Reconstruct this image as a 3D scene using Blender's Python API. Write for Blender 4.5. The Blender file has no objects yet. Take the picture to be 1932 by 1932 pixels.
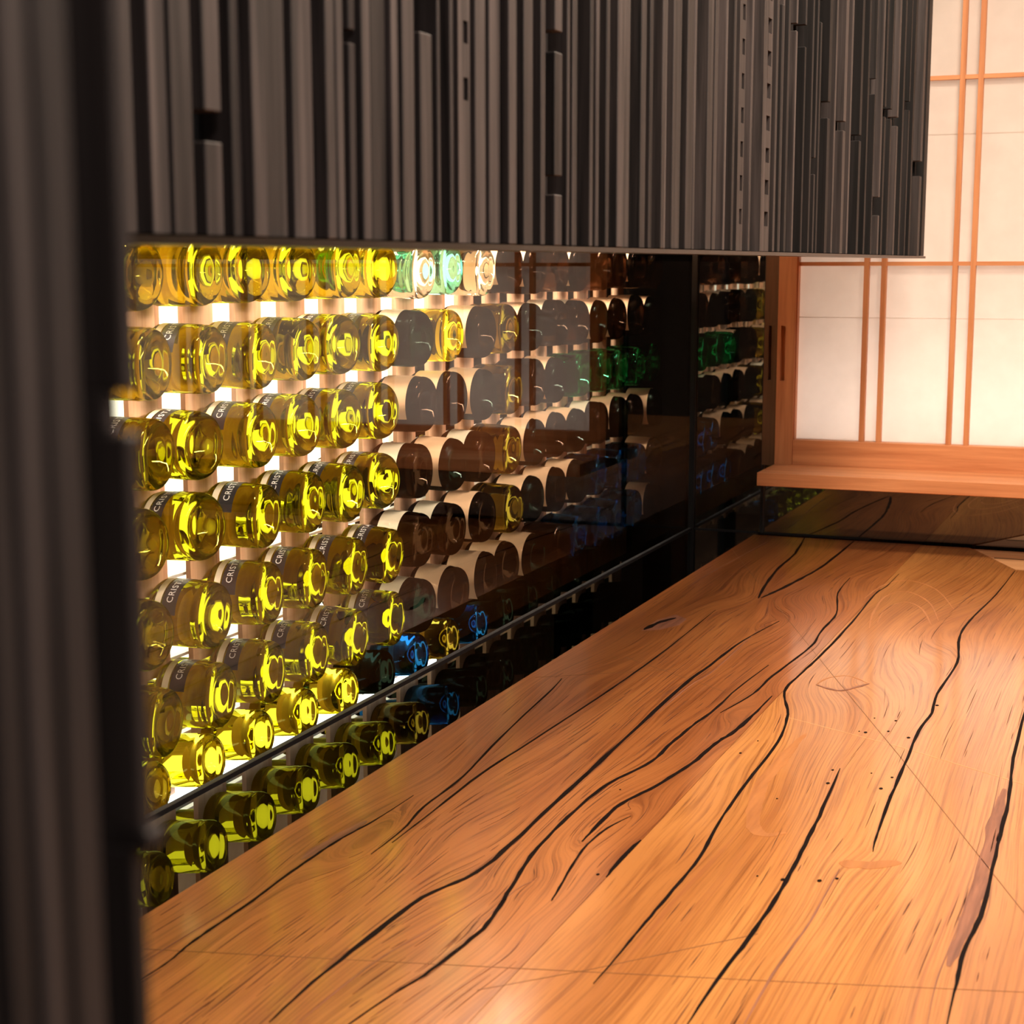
import bpy, bmesh, math, random
import numpy as np
from mathutils import Vector, Matrix

random.seed(7)
sc = bpy.context.scene
COL = sc.collection
H0 = 1.34                       # camera height; data below is measured from the camera

# ---------------------------------------------------------------- camera
yaw, pitch, roll = 0.38982544, 0.15777232, -0.00225466
f = Vector((-math.sin(yaw)*math.cos(pitch), math.cos(yaw)*math.cos(pitch), -math.sin(pitch)))
r = Vector((math.cos(yaw), math.sin(yaw), 0)); u = r.cross(f)
c, s = math.cos(roll), math.sin(roll)
rr, uu = c*r + s*u, -s*r + c*u
cam = bpy.data.objects.new('camera', bpy.data.cameras.new('camera')); COL.objects.link(cam)
cam.matrix_world = Matrix(((rr.x, uu.x, -f.x, 0), (rr.y, uu.y, -f.y, 0), (rr.z, uu.z, -f.z, H0), (0, 0, 0, 1)))
cam.data.sensor_width = 36; cam.data.lens = 58.359
cam.data.shift_x, cam.data.shift_y = 0.013965, 0.016820
cam.data.clip_start = 0.02
cam.data.dof.use_dof = True; cam.data.dof.focus_distance = 2.3; cam.data.dof.aperture_fstop = 13
sc.camera = cam

# ---------------------------------------------------------------- world, view, lamps
w = bpy.data.worlds.new('world'); sc.world = w; w.use_nodes = True
w.node_tree.nodes['Background'].inputs[0].default_value = (0.9, 0.75, 0.62, 1)
w.node_tree.nodes['Background'].inputs[1].default_value = 0.02
sc.view_settings.view_transform = 'Standard'; sc.view_settings.look = 'None'
sc.view_settings.exposure = 0; sc.view_settings.gamma = 1; sc.view_settings.use_curve_mapping = False
cy = sc.cycles
cy.max_bounces = 14; cy.diffuse_bounces = 3; cy.glossy_bounces = 5; cy.transmission_bounces = 12
cy.transparent_max_bounces = 16; cy.volume_bounces = 0
cy.caustics_reflective = False; cy.caustics_refractive = True
cy.sample_clamp_indirect = 4; cy.sample_clamp_direct = 0
cy.use_denoising = True

def area(name, loc, to, sx, sy, power, col, spread=180):
    d = bpy.data.lights.new(name, 'AREA'); d.shape = 'RECTANGLE'; d.size = sx; d.size_y = sy
    d.energy = power; d.color = col; d.spread = math.radians(spread)
    o = bpy.data.objects.new(name, d); COL.objects.link(o)
    o.location = (loc[0], loc[1], loc[2] + H0)
    v = Vector(to) - Vector(loc)
    o.rotation_euler = v.to_track_quat('-Z', 'Y').to_euler()
    return o
WARM = (1.0, 0.80, 0.62)
area('ceiling_and_fill_lamp', (0.15, 1.35, 1.19), (-0.05, 1.35, -0.6), 0.5, 0.5, 45, WARM)
area('ceiling_and_fill_lamp', (-0.05, 2.5, 1.19), (-0.2, 2.5, -0.6), 0.4, 0.6, 32, WARM)
area('ceiling_and_fill_lamp', (1.3, 0.6, 1.19), (-0.2, 1.2, 0.2), 0.6, 0.6, 30, (1.0, 0.86, 0.76))
area('rack_top_fill', (-1.05, 2.2, 0.42), (-1.19, 2.2, -0.06), 2.4, 0.03, 40, (1.0, 0.80, 0.62), 62)  # added fill out of view, brightens boards and labels from above
area('rack_front_fill', (-0.53, 2.0, 0.055), (-1.15, 2.0, -0.33), 2.4, 0.03, 9, (1.0, 0.82, 0.68), 58)  # added fill hidden behind the valance, lights rack and bottle bases frontally
area('ceiling_and_fill_lamp', (0.7, -0.7, 1.19), (-0.2, 0.25, 0.0), 0.4, 0.4, 14, (1.0, 0.86, 0.78))  # added fill behind the camera, brightens the slatted post
area('rack_rear_fill', (-1.40, 2.6, 0.60), (-1.42, 2.6, -0.6), 2.0, 0.05, 10, (1.0, 0.86, 0.70))  # added unseen fill behind the boards, lightens the rack gaps
area('shoji_lamp_low', (0.2, 3.72, -0.40), (0.2, 3.68, 0.3), 2.0, 0.06, 8.5, (1.0, 0.92, 0.88))
area('shoji_lamp_rear', (0.2, 4.10, 0.15), (0.2, 3.5, 0.1), 2.0, 1.0, 10, (1.0, 0.74, 0.59))

# ---------------------------------------------------------------- measured data
POST =[ (0.5355,0.5478),(0.5509,0.5653),(0.5702,0.5871),(0.5906,0.6095),(0.6221,0.6461),(0.6779,0.6892) ]
HOOD =[ (0.7036,0.7193),(0.7198,0.7390),(0.7515,0.7679),(0.7795,0.7860),(0.7887,0.7931),(0.7948,0.8093),(0.8122,0.8367),(0.8458,0.8689),(0.8772,0.8883),(0.8963,0.9051),(0.9168,0.9245),(0.9274,0.9388),(0.9446,0.9655),(0.9685,0.9785),(0.9816,0.9990),(1.0128,1.0312),(1.0431,1.0475),(1.0633,1.0687),(1.0732,1.0934),(1.1076,1.1260),(1.1368,1.1571),(1.1623,1.1780),(1.1985,1.2173),(1.2309,1.2401),(1.2589,1.2757),(1.2942,1.3004),(1.3080,1.3195),(1.3445,1.3525),(1.3661,1.3744),(1.3841,1.3926),(1.4156,1.4333),(1.4408,1.4652),(1.4968,1.5130),(1.5229,1.5329),(1.5482,1.5585),(1.5707,1.5777),(1.5974,1.6249),(1.6418,1.6648),(1.6766,1.6845),(1.7168,1.7376),(1.7439,1.7567),(1.7849,1.7937),(1.8162,1.8254),(1.8439,1.8723),(1.9115,1.9215),(1.9496,1.9944),(2.0162,2.0272),(2.0468,2.0582),(2.0697,2.0783),(2.0988,2.1107),(2.1410,2.1502),(2.1816,2.1911),(2.2170,2.2268),(2.2569,2.2670),(2.2911,2.3016),(2.3299,2.3479),(2.3848,2.3961),(2.4421,2.4618),(2.5103,2.5227),(2.5820,2.5995),(2.6395,2.6531),(2.7041,2.7136),(2.7619,2.7767),(2.8119,2.8272),(2.8688,2.8847),(2.9170,2.9334),(2.9950,3.0123),(3.0651,3.0771),(3.1075,3.1259),(3.1955,3.2215),(3.2613,3.3021) ]
CRACKS={
'K1':(0.0019,[(-0.7747,1.0982),(-0.7743,1.1411),(-0.7783,1.1796),(-0.7786,1.231),(-0.7783,1.2847),(-0.7816,1.3527),(-0.7821,1.4161),(-0.7808,1.4725),(-0.7743,1.5347),(-0.7718,1.6272)]),
'K2':(0.0018,[(-0.7312,1.4399),(-0.7338,1.5199),(-0.7444,1.5963),(-0.7482,1.715),(-0.7685,1.8777),(-0.793,2.131),(-0.8014,2.193)]),
'K3':(0.0021,[(-0.7263,1.4789),(-0.728,1.5608),(-0.7324,1.7302),(-0.727,1.8616),(-0.7206,2.0299),(-0.7161,2.1617),(-0.7133,2.3364),(-0.7152,2.5054),(-0.7203,2.743)]),
'K4':(0.0036,[(-0.6357,1.0708),(-0.6394,1.1496),(-0.6384,1.2362),(-0.6337,1.3545),(-0.6122,1.4318),(-0.6117,1.5513),(-0.617,1.7396),(-0.6197,1.8727),(-0.6276,2.1972),(-0.6238,2.3505),(-0.6187,2.5236),(-0.598,2.694)]),
'K5':(0.0030,[(-0.5777,1.0785),(-0.5674,1.1546),(-0.5595,1.1966),(-0.5542,1.2566),(-0.5525,1.3198),(-0.5634,1.393),(-0.5771,1.4824),(-0.5825,1.5352),(-0.5857,1.6466),(-0.5813,1.7518),(-0.5616,1.851),(-0.5614,1.9381),(-0.5585,2.0226),(-0.5527,2.1117),(-0.5522,2.2274),(-0.5432,2.3827)]),
'K6':(0.0038,[(-0.5455,1.5553),(-0.5468,1.608),(-0.5457,1.6881),(-0.5286,1.7624),(-0.5149,1.8605),(-0.5099,1.9537),(-0.5015,2.0135),(-0.4983,2.0992),(-0.4973,2.2086)]),
'K6b':(0.0016,[(-0.5181,1.3912),(-0.5204,1.4103),(-0.5333,1.5001),(-0.5373,1.5517),(-0.5342,1.6058),(-0.5233,1.6508)]),
'K7':(0.0028,[(-0.4898,1.4689),(-0.4918,1.5266),(-0.4905,1.5826)]),
'K8':(0.0025,[(-0.5603,3.1297),(-0.553,2.9711),(-0.5208,2.7892),(-0.5175,2.6428),(-0.5099,2.5272),(-0.5226,2.318),(-0.5245,2.2101),(-0.5413,2.0961)]),
'K9':(0.0025,[(-0.4803,3.2027),(-0.4817,3.0699),(-0.4889,2.9807),(-0.4831,2.7263),(-0.484,2.4611),(-0.4876,2.3422),(-0.4868,2.2378),(-0.4565,2.1216),(-0.4398,1.9894),(-0.4359,1.8125),(-0.4297,1.6661),(-0.4205,1.557),(-0.4203,1.4407),(-0.4209,1.3611),(-0.4211,1.2875),(-0.4219,1.2343)]),
'K10':(0.0030,[(-0.3463,1.9078),(-0.3359,1.753),(-0.3295,1.6321),(-0.3251,1.5232),(-0.3247,1.3948),(-0.3286,1.2946),(-0.3292,1.1899)]),
'K11':(0.0026,[(-0.2763,3.3198),(-0.2858,3.0614),(-0.3028,2.8161),(-0.3027,2.6741),(-0.285,2.504),(-0.2877,2.305),(-0.2805,2.2007),(-0.2837,2.1036),(-0.2779,1.9489),(-0.2721,1.7983),(-0.2655,1.6803),(-0.2614,1.6376)]),
'K12':(0.0028,[(-0.1693,2.3807),(-0.166,2.2352),(-0.1602,2.0264),(-0.1499,1.8534),(-0.1464,1.7059),(-0.1406,1.5268),(-0.145,1.4307),(-0.1432,1.3471),(-0.1402,1.2606)]),
'K13':(0.0014,[(-0.1707,2.0081),(-0.1635,1.842),(-0.158,1.658),(-0.1572,1.4822),(-0.1588,1.3475),(-0.1544,1.2548)]),
'K14a':(0.0038,[(-0.7409,3.5752),(-0.7161,3.3592),(-0.7077,3.1488),(-0.685,2.9346),(-0.6755,2.8702)]),
'K14b':(0.0045,[(-0.6314,3.5576),(-0.6327,3.2598),(-0.6458,3.0783),(-0.6637,2.9271),(-0.6722,2.8766)]),
'K15':(0.0023,[(-0.8022,3.4901),(-0.8096,3.3223),(-0.8202,3.086),(-0.822,2.9347)]),
'K17':(0.0024,[(-0.2834,1.5755),(-0.2828,1.4341),(-0.2849,1.3791),(-0.2883,1.3063),(-0.2878,1.2008)]),
'K18':(0.0011,[(-0.5545,1.2516),(-0.56,1.3886),(-0.5515,1.4364)]),
'K21':(0.0017,[(-0.615,2.6516),(-0.6105,2.3311),(-0.6185,2.2168),(-0.6192,2.0648)]),
'K22':(0.0011,[(-0.7942,1.1307),(-0.7895,1.2333),(-0.7881,1.2965)]),
'K23':(0.0011,[(-0.6142,1.0765),(-0.6105,1.1991),(-0.5972,1.2782),(-0.5791,1.3954)]),
'K24':(0.0010,[(-0.5291,1.111),(-0.5223,1.1783),(-0.5097,1.2637),(-0.5159,1.3306)]),
}
HAIR={
'A':[(-0.8527,3.3681),(-0.4595,2.3985),(-0.2862,1.9781),(-0.1049,1.5275)],
'B':[(-0.8137,1.1529),(-0.5694,1.2181),(-0.297,1.2916),(-0.0897,1.3512)],
'C':[(-0.5069,1.1867),(-0.435,1.2585),(-0.3201,1.3876)],
'D':[(-0.8392,2.1846),(-0.654,2.3136)],
'D2':[(-0.7568,2.3521),(-0.5616,2.2047)],
'E':[(-0.4581,2.1096),(-0.2932,2.0234),(-0.1392,1.9254)],
'J':[(-0.4876,1.2291),(-0.4898,1.4689),(-0.4896,1.642),(-0.4897,2.0078)],
}
WIDE = [(-0.1705,1.8024),(-0.1469,1.8214),(-0.1405,1.7151),(-0.1418,1.6018),(-0.1377,1.517),(-0.1461,1.4478),(-0.1563,1.4564),(-0.1601,1.5793),(-0.1647,1.6717)]
KNOT = [(-0.79,2.5384),(-0.7898,2.6266),(-0.7729,2.6794),(-0.7467,2.6529),(-0.7451,2.5997),(-0.7642,2.5572)]
EYE = [(-0.4535,2.2926),(-0.4468,2.3349),(-0.4214,2.3619),(-0.3848,2.3266),(-0.4014,2.2942),(-0.4193,2.2711)]
PIN = [(-0.3465, 2.146), (-0.3194, 2.0892), (-0.2911, 2.0694), (-0.3539, 2.0754), (-0.3532, 1.8983), (-0.3484, 1.8455), (-0.39, 1.7687), (-0.2836, 1.8953), (-0.2886, 1.8485), (-0.4637, 1.9849), (-0.471, 1.9252), (-0.3289, 1.5263), (-0.3541, 1.5268), (-0.2808, 1.5487), (-0.2954, 1.5367), (-0.3087, 1.9028), (-0.3186, 2.1433), (-0.3455, 2.0735), (-0.5626, 1.734), (-0.4998, 1.4726), (-0.2791, 2.2418)]
USTAIN = [(-0.4148, 2.0378), (-0.4182, 1.961), (-0.4181, 1.8857), (-0.4195, 1.8191), (-0.4065, 1.7324), (-0.3939, 1.6732), (-0.3761, 1.6463), (-0.3559, 1.6615)]
ARC = [[(-0.4489, 2.6959), (-0.4629, 2.8122), (-0.4679, 2.9682), (-0.4411, 3.0315), (-0.3904, 2.953), (-0.3513, 2.7968)], [(-0.4438, 2.7419), (-0.4492, 2.8653), (-0.4262, 2.9337), (-0.39, 2.8793), (-0.3575, 2.7542)], [(-0.4998, 2.9349), (-0.4899, 3.0722), (-0.4551, 3.1424), (-0.3937, 3.0719), (-0.3391, 2.8995)]]
BAR = [(-0.2872, 1.5929), (-0.2632, 1.5963), (-0.2302, 1.6175)]

# ---------------------------------------------------------------- helpers
def obj(name, mesh, mat=None, parent=None, kind=None):
    o = bpy.data.objects.new(name, mesh); COL.objects.link(o)
    if mat is not None and len(mesh.materials) == 0: mesh.materials.append(mat)
    if parent is not None: o.parent = parent
    if kind: o['kind'] = kind
    return o
def tag(o, label, cat, group=None):
    o['label'] = label; o['category'] = cat
    if group: o['group'] = group
    return o
def empty(name, loc=(0, 0, 0)):
    o = bpy.data.objects.new(name, None); COL.objects.link(o); o.location = loc; o.empty_display_size = 0.05
    return o
def box(bm, x0, x1, y0, y1, z0, z1):
    v = [bm.verts.new(p) for p in ((x0,y0,z0),(x1,y0,z0),(x1,y1,z0),(x0,y1,z0),(x0,y0,z1),(x1,y0,z1),(x1,y1,z1),(x0,y1,z1))]
    for q in ((0,3,2,1),(4,5,6,7),(0,1,5,4),(1,2,6,5),(2,3,7,6),(3,0,4,7)): bm.faces.new([v[i] for i in q])
def finish(bm, name, bevel=0, smooth=False):
    if bevel:
        bmesh.ops.bevel(bm, geom=bm.edges[:], offset=bevel, segments=1, affect='EDGES', clamp_overlap=True)
    me = bpy.data.meshes.new(name); bm.to_mesh(me); bm.free()
    if smooth: me.polygons.foreach_set('use_smooth', [True]*len(me.polygons))
    return me
def boxes(name, L, mat, parent=None, bevel=0, kind=None):
    """boxes given from the camera's level, in one mesh"""
    bm = bmesh.new()
    for b in L: box(bm, b[0], b[1], b[2], b[3], b[4]+H0, b[5]+H0)
    return obj(name, finish(bm, name, bevel), mat, parent, kind)

# ---------------------------------------------------------------- materials
def mat(name):
    m = bpy.data.materials.new(name); m.use_nodes = True
    nt = m.node_tree
    return m, nt, nt.nodes['Principled BSDF'], nt.nodes['Material Output']
def N(nt, t, **kw):
    n = nt.nodes.new(t)
    for k, v in kw.items(): setattr(n, k, v)
    return n
def L(nt, a, b): nt.links.new(a, b)
def ramp(nt, stops):
    n = N(nt, 'ShaderNodeValToRGB'); e = n.color_ramp.elements
    while len(e) < len(stops): e.new(0.5)
    for q, (p, cc) in zip(e, stops): q.position = p; q.color = (*cc, 1)
    return n
def coords(nt, scale, use='Object', rnd=False):
    tc = N(nt, 'ShaderNodeTexCoord'); mp = N(nt, 'ShaderNodeMapping'); mp.inputs['Scale'].default_value = scale
    L(nt, tc.outputs[use], mp.inputs['Vector'])
    if rnd:
        oi = N(nt, 'ShaderNodeObjectInfo'); ml = N(nt, 'ShaderNodeMath', operation='MULTIPLY'); ml.inputs[1].default_value = 37
        L(nt, oi.outputs['Random'], ml.inputs[0]); L(nt, ml.outputs[0], mp.inputs['Location'])
    return mp.outputs['Vector']
def wood(name, dark, light, scale, rough=0.5, spec=0.5, bump=0.15, rndtone=0.0, detail=5, coat=0.0):
    m, nt, p, out = mat(name)
    v = coords(nt, scale, rnd=True)
    n = N(nt, 'ShaderNodeTexNoise'); n.inputs['Scale'].default_value = 1; n.inputs['Detail'].default_value = detail
    n.inputs['Roughness'].default_value = 0.6; n.inputs['Distortion'].default_value = 0.3
    L(nt, v, n.inputs['Vector'])
    rp = ramp(nt, ((0.33, dark), (0.68, light))); L(nt, n.outputs['Fac'], rp.inputs['Fac'])
    col = rp.outputs['Color']
    if rndtone:
        oi = N(nt, 'ShaderNodeObjectInfo'); mr = N(nt, 'ShaderNodeMapRange')
        mr.inputs['To Min'].default_value = 1-rndtone; mr.inputs['To Max'].default_value = 1+rndtone
        L(nt, oi.outputs['Random'], mr.inputs['Value'])
        hs = N(nt, 'ShaderNodeHueSaturation'); L(nt, mr.outputs['Result'], hs.inputs['Value']); L(nt, col, hs.inputs['Color'])
        col = hs.outputs['Color']
    L(nt, col, p.inputs['Base Color'])
    p.inputs['Roughness'].default_value = rough; p.inputs['Specular IOR Level'].default_value = spec
    p.inputs['Coat Weight'].default_value = coat
    if bump:
        b = N(nt, 'ShaderNodeBump'); b.inputs['Strength'].default_value = bump; b.inputs['Distance'].default_value = 0.002
        L(nt, n.outputs['Fac'], b.inputs['Height']); L(nt, b.outputs['Normal'], p.inputs['Normal'])
    return m
def plain(name, col, rough=0.5, spec=0.5, metal=0.0, noise=0.12):
    m, nt, p, out = mat(name)
    v = coords(nt, (6, 6, 6))
    n = N(nt, 'ShaderNodeTexNoise'); n.inputs['Scale'].default_value = 4; L(nt, v, n.inputs['Vector'])
    rp = ramp(nt, ((0.3, tuple(x*(1-noise) for x in col)), (0.7, tuple(min(1, x*(1+noise)) for x in col))))
    L(nt, n.outputs['Fac'], rp.inputs['Fac']); L(nt, rp.outputs['Color'], p.inputs['Base Color'])
    p.inputs['Roughness'].default_value = rough; p.inputs['Specular IOR Level'].default_value = spec
    p.inputs['Metallic'].default_value = metal
    return m
def glassy(name, col, ior=1.42, rough=0.0):
    m, nt, p, out = mat(name)
    nt.nodes.remove(p)
    g = N(nt, 'ShaderNodeBsdfGlass'); g.inputs['IOR'].default_value = ior; g.inputs['Roughness'].default_value = rough
    oi = N(nt, 'ShaderNodeObjectInfo'); hs = N(nt, 'ShaderNodeHueSaturation'); hs.inputs['Color'].default_value = (*col, 1)
    mr = N(nt, 'ShaderNodeMapRange'); mr.inputs['To Min'].default_value = 0.92; mr.inputs['To Max'].default_value = 1.06
    L(nt, oi.outputs['Random'], mr.inputs['Value']); L(nt, mr.outputs['Result'], hs.inputs['Value'])
    L(nt, hs.outputs['Color'], g.inputs['Color']); L(nt, g.outputs['BSDF'], out.inputs['Surface'])
    return m
def pane(name, tint, boost):
    """thin architectural glass: clear with a Fresnel reflection of both faces"""
    m, nt, p, out = mat(name); nt.nodes.remove(p)
    t = N(nt, 'ShaderNodeBsdfTransparent'); t.inputs['Color'].default_value = (*tint, 1)
    g = N(nt, 'ShaderNodeBsdfGlossy'); g.inputs['Roughness'].default_value = 0.0; g.inputs['Color'].default_value = (1, 1, 1, 1)
    fr = N(nt, 'ShaderNodeFresnel'); fr.inputs['IOR'].default_value = 1.5
    ml = N(nt, 'ShaderNodeMath', operation='MULTIPLY'); ml.inputs[1].default_value = boost; ml.use_clamp = True
    mx = N(nt, 'ShaderNodeMixShader')
    L(nt, fr.outputs[0], ml.inputs[0]); L(nt, ml.outputs[0], mx.inputs[0]); L(nt, t.outputs[0], mx.inputs[1]); L(nt, g.outputs[0], mx.inputs[2])
    L(nt, mx.outputs[0], out.inputs['Surface'])
    return m
def emit(name, col, st):
    m, nt, p, out = mat(name); nt.nodes.remove(p)
    e = N(nt, 'ShaderNodeEmission'); e.inputs['Color'].default_value = (*col, 1); e.inputs['Strength'].default_value = st
    L(nt, e.outputs[0], out.inputs['Surface'])
    return m

M = {}
M['charred'] = wood('charred_slat_wood', (0.013, 0.011, 0.011), (0.066, 0.053, 0.051), (90, 90, 3), 0.55, 0.35, 0.25, 0.45)
M['charred_back'] = plain('black_backing', (0.006, 0.006, 0.007), 0.8, 0.2)
M['navy_back'] = plain('navy_black_backing', (0.006, 0.008, 0.012), 0.7, 0.2)
M['matte_black'] = plain('matte_black', (0.003, 0.003, 0.003), 1.0, 0.0)
M['stain'] = wood('amber_stain', (0.36, 0.135, 0.042), (0.50, 0.20, 0.062), (120, 10, 40), 0.36, 0.4, 0.0)
M['charred_dark'] = wood('dark_shaded_charred_wood', (0.004, 0.004, 0.004), (0.018, 0.015, 0.015), (90, 90, 3), 0.6, 0.25, 0.25, 0.4)  # darker copy of the slat wood, paints shade onto recessed slats
M['bronze'] = plain('dark_bronze', (0.035, 0.027, 0.018), 0.35, 0.5, 0.8)
M['rack'] = wood('rack_cedar', (0.50, 0.27, 0.15), (0.76, 0.49, 0.32), (50, 50, 4), 0.6, 0.3, 0.1, 0.10)
M['rack_dark'] = wood('rack_batten_wood', (0.36, 0.17, 0.09), (0.52, 0.28, 0.17), (50, 50, 4), 0.6, 0.3, 0.1)
M['shoji_wood'] = wood('shoji_cedar', (0.54, 0.205, 0.080), (0.76, 0.35, 0.155), (3, 60, 60), 0.5, 0.4, 0.1)
M['shoji_wood_v'] = wood('shoji_cedar_upright', (0.54, 0.205, 0.080), (0.76, 0.35, 0.155), (60, 60, 3), 0.5, 0.4, 0.1)
M['jamb'] = wood('dark_jamb_wood', (0.10, 0.05, 0.022), (0.17, 0.085, 0.04), (60, 60, 3), 0.5, 0.3, 0.1)
M['black_glass'] = plain('black_glass', (0.004, 0.005, 0.005), 0.015, 0.9)
M['black_glass'].node_tree.nodes['Principled BSDF'].inputs['IOR'].default_value = 2.3
M['gasket'] = plain('black_gasket', (0.012, 0.012, 0.013), 0.4, 0.4)
M['pane'] = pane('clear_pane', (0.96, 0.97, 0.95), 0.72)
M['pane_low'] = pane('tinted_pane', (0.34, 0.35, 0.33), 1.3)
M['yellow'] = glassy('yellow_green_bottle', (0.76, 0.745, 0.12), 1.43)
M['bright'] = glassy('lit_yellow_bottle', (0.97, 0.93, 0.20), 1.40)  # lighter copy of the yellow glass, strip-light brightness put into the colour
M['clear'] = glassy('clear_bottle', (0.97, 0.98, 0.90), 1.40)
M['teal'] = glassy('teal_bottle', (0.55, 0.93, 0.84), 1.40)
M['green'] = glassy('green_bottle', (0.10, 0.50, 0.28), 1.40)
M['blue'] = glassy('blue_reflection_glass', (0.08, 0.28, 0.48), 1.40)  # blue glass stands in for blue light reflected in the partition
M['brown'] = glassy('dark_brown_bottle', (0.15, 0.10, 0.07), 1.45)
M['black'] = glassy('black_green_bottle', (0.08, 0.11, 0.09), 1.45)
M['olive'] = glassy('olive_bottle', (0.52, 0.44, 0.14), 1.42)
M['band'] = plain('black_label', (0.022, 0.022, 0.026), 0.3, 0.5)
M['white_label'] = plain('cream_label', (0.70, 0.60, 0.44), 0.6, 0.3)
M['tan_label'] = plain('tan_label', (0.66, 0.42, 0.25), 0.6, 0.3)
M['cellar_wood'] = wood('cellar_end_wood', (0.16, 0.08, 0.05), (0.26, 0.14, 0.085), (50, 50, 4), 0.6, 0.3, 0.1)
M['silver'] = plain('silver_lettering', (0.80, 0.80, 0.78), 0.4, 0.5)
M['steel'] = plain('pale_steel', (0.75, 0.74, 0.70), 0.35, 0.5, 0.6)
M['room'] = plain('warm_dark_plaster', (0.16, 0.11, 0.08), 0.8, 0.3)
M['floor'] = wood('floor_boards', (0.07, 0.04, 0.025), (0.15, 0.09, 0.055), (20, 2, 20), 0.4, 0.4, 0.1)
M['cellar'] = plain('cellar_back', (0.62, 0.47, 0.33), 0.8, 0.2)
M['cellar_floor'] = plain('cellar_dark_floor', (0.03, 0.03, 0.035), 0.25, 0.5)
M['lightbox'] = plain('white_lightbox', (0.85, 0.82, 0.78), 0.9, 0.2)
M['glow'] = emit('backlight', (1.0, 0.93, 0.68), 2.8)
M['glow_strip'] = emit('led_strip', (0.80, 0.92, 1.0), 6.0)
M['pedestal'] = wood('pedestal_wood', (0.20, 0.09, 0.045), (0.36, 0.18, 0.10), (3, 60, 60), 0.5, 0.4, 0.1)

def paper():
    m, nt, p, out = mat('shoji_paper'); nt.nodes.remove(p)
    v = coords(nt, (3, 3, 3))
    n = N(nt, 'ShaderNodeTexNoise'); n.inputs['Scale'].default_value = 9; n.inputs['Detail'].default_value = 6; L(nt, v, n.inputs['Vector'])
    rp = ramp(nt, ((0.3, (0.83, 0.78, 0.73)), (0.7, (0.87, 0.82, 0.77)))); L(nt, n.outputs['Fac'], rp.inputs['Fac'])
    d = N(nt, 'ShaderNodeBsdfDiffuse'); t = N(nt, 'ShaderNodeBsdfTranslucent'); mx = N(nt, 'ShaderNodeMixShader'); mx.inputs[0].default_value = 0.62
    L(nt, rp.outputs[0], d.inputs['Color']); L(nt, rp.outputs[0], t.inputs['Color'])
    L(nt, d.outputs[0], mx.inputs[1]); L(nt, t.outputs[0], mx.inputs[2]); L(nt, mx.outputs[0], out.inputs['Surface'])
    return m
M['paper'] = paper()

def table_mat(name, c_dark, c_mid, c_light, c_red):
    m, nt, p, out = mat(name)
    uv = N(nt, 'ShaderNodeUVMap'); uv.uv_map = 'grain'
    def noise(sx, sy, det, rough=0.55, dist=0.0):
        mp = N(nt, 'ShaderNodeMapping'); mp.inputs['Scale'].default_value = (sx, sy, 1); L(nt, uv.outputs[0], mp.inputs['Vector'])
        n = N(nt, 'ShaderNodeTexNoise'); n.inputs['Scale'].default_value = 1; n.inputs['Detail'].default_value = det
        n.inputs['Roughness'].default_value = rough; n.inputs['Distortion'].default_value = dist
        L(nt, mp.outputs[0], n.inputs['Vector']); return n.outputs['Fac']
    broad = noise(9, 1.1, 3); fine = noise(330, 3.0, 6, 0.65); streak = noise(150, 1.6, 5, 0.62, 0.3); pore = noise(700, 8, 2)
    base = ramp(nt, ((0.36, c_mid), (0.62, c_light))); L(nt, broad, base.inputs['Fac'])
    fr = ramp(nt, ((0.34, (0.38, 0.26, 0.19)), (0.53, (1, 1, 1)))); L(nt, fine, fr.inputs['Fac'])
    m1 = N(nt, 'ShaderNodeMixRGB', blend_type='MULTIPLY'); m1.inputs[0].default_value = 0.75
    L(nt, base.outputs[0], m1.inputs[1]); L(nt, fr.outputs[0], m1.inputs[2])
    sr = ramp(nt, ((0.55, (0, 0, 0)), (0.70, (1, 1, 1)))); L(nt, streak, sr.inputs['Fac'])
    m2 = N(nt, 'ShaderNodeMixRGB'); m2.inputs[2].default_value = (*c_red, 1)
    fm = N(nt, 'ShaderNodeMath', operation='MULTIPLY'); fm.inputs[1].default_value = 0.8
    L(nt, sr.outputs[0], fm.inputs[0]); L(nt, fm.outputs[0], m2.inputs[0]); L(nt, m1.outputs[0], m2.inputs[1])
    pr = ramp(nt, ((0.30, (0.34, 0.24, 0.18)), (0.40, (1, 1, 1)))); L(nt, pore, pr.inputs['Fac'])
    m3 = N(nt, 'ShaderNodeMixRGB', blend_type='MULTIPLY'); m3.inputs[0].default_value = 0.6
    L(nt, m2.outputs[0], m3.inputs[1]); L(nt, pr.outputs[0], m3.inputs[2])
    L(nt, m3.outputs[0], p.inputs['Base Color'])
    p.inputs['Roughness'].default_value = 0.33; p.inputs['Specular IOR Level'].default_value = 0.35
    p.inputs['Coat Weight'].default_value = 0.9; p.inputs['Coat Roughness'].default_value = 0.13
    return m
M['table_a'] = table_mat('slab_red_board', (0.2, 0.08, 0.03), (0.34, 0.108, 0.029), (0.51, 0.185, 0.050), (0.20, 0.054, 0.016))
M['table_b'] = table_mat('slab_honey_board', (0.3, 0.12, 0.04), (0.47, 0.175, 0.044), (0.66, 0.285, 0.078), (0.40, 0.135, 0.042))
M['leaf'] = wood('pale_leaf_wood', (0.60, 0.30, 0.13), (0.74, 0.42, 0.20), (3, 40, 40), 0.35, 0.4, 0.0)
M['crack'] = plain('dark_resin', (0.006, 0.003, 0.003), 0.6, 0.05, 0.0, 0.3)
M['vein'] = wood('brown_vein', (0.16, 0.062, 0.038), (0.34, 0.14, 0.080), (120, 8, 40), 0.4, 0.4, 0.0)
M['fleck'] = plain('brown_fleck', (0.12, 0.040, 0.018), 0.45, 0.2, 0.0, 0.4)
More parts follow.
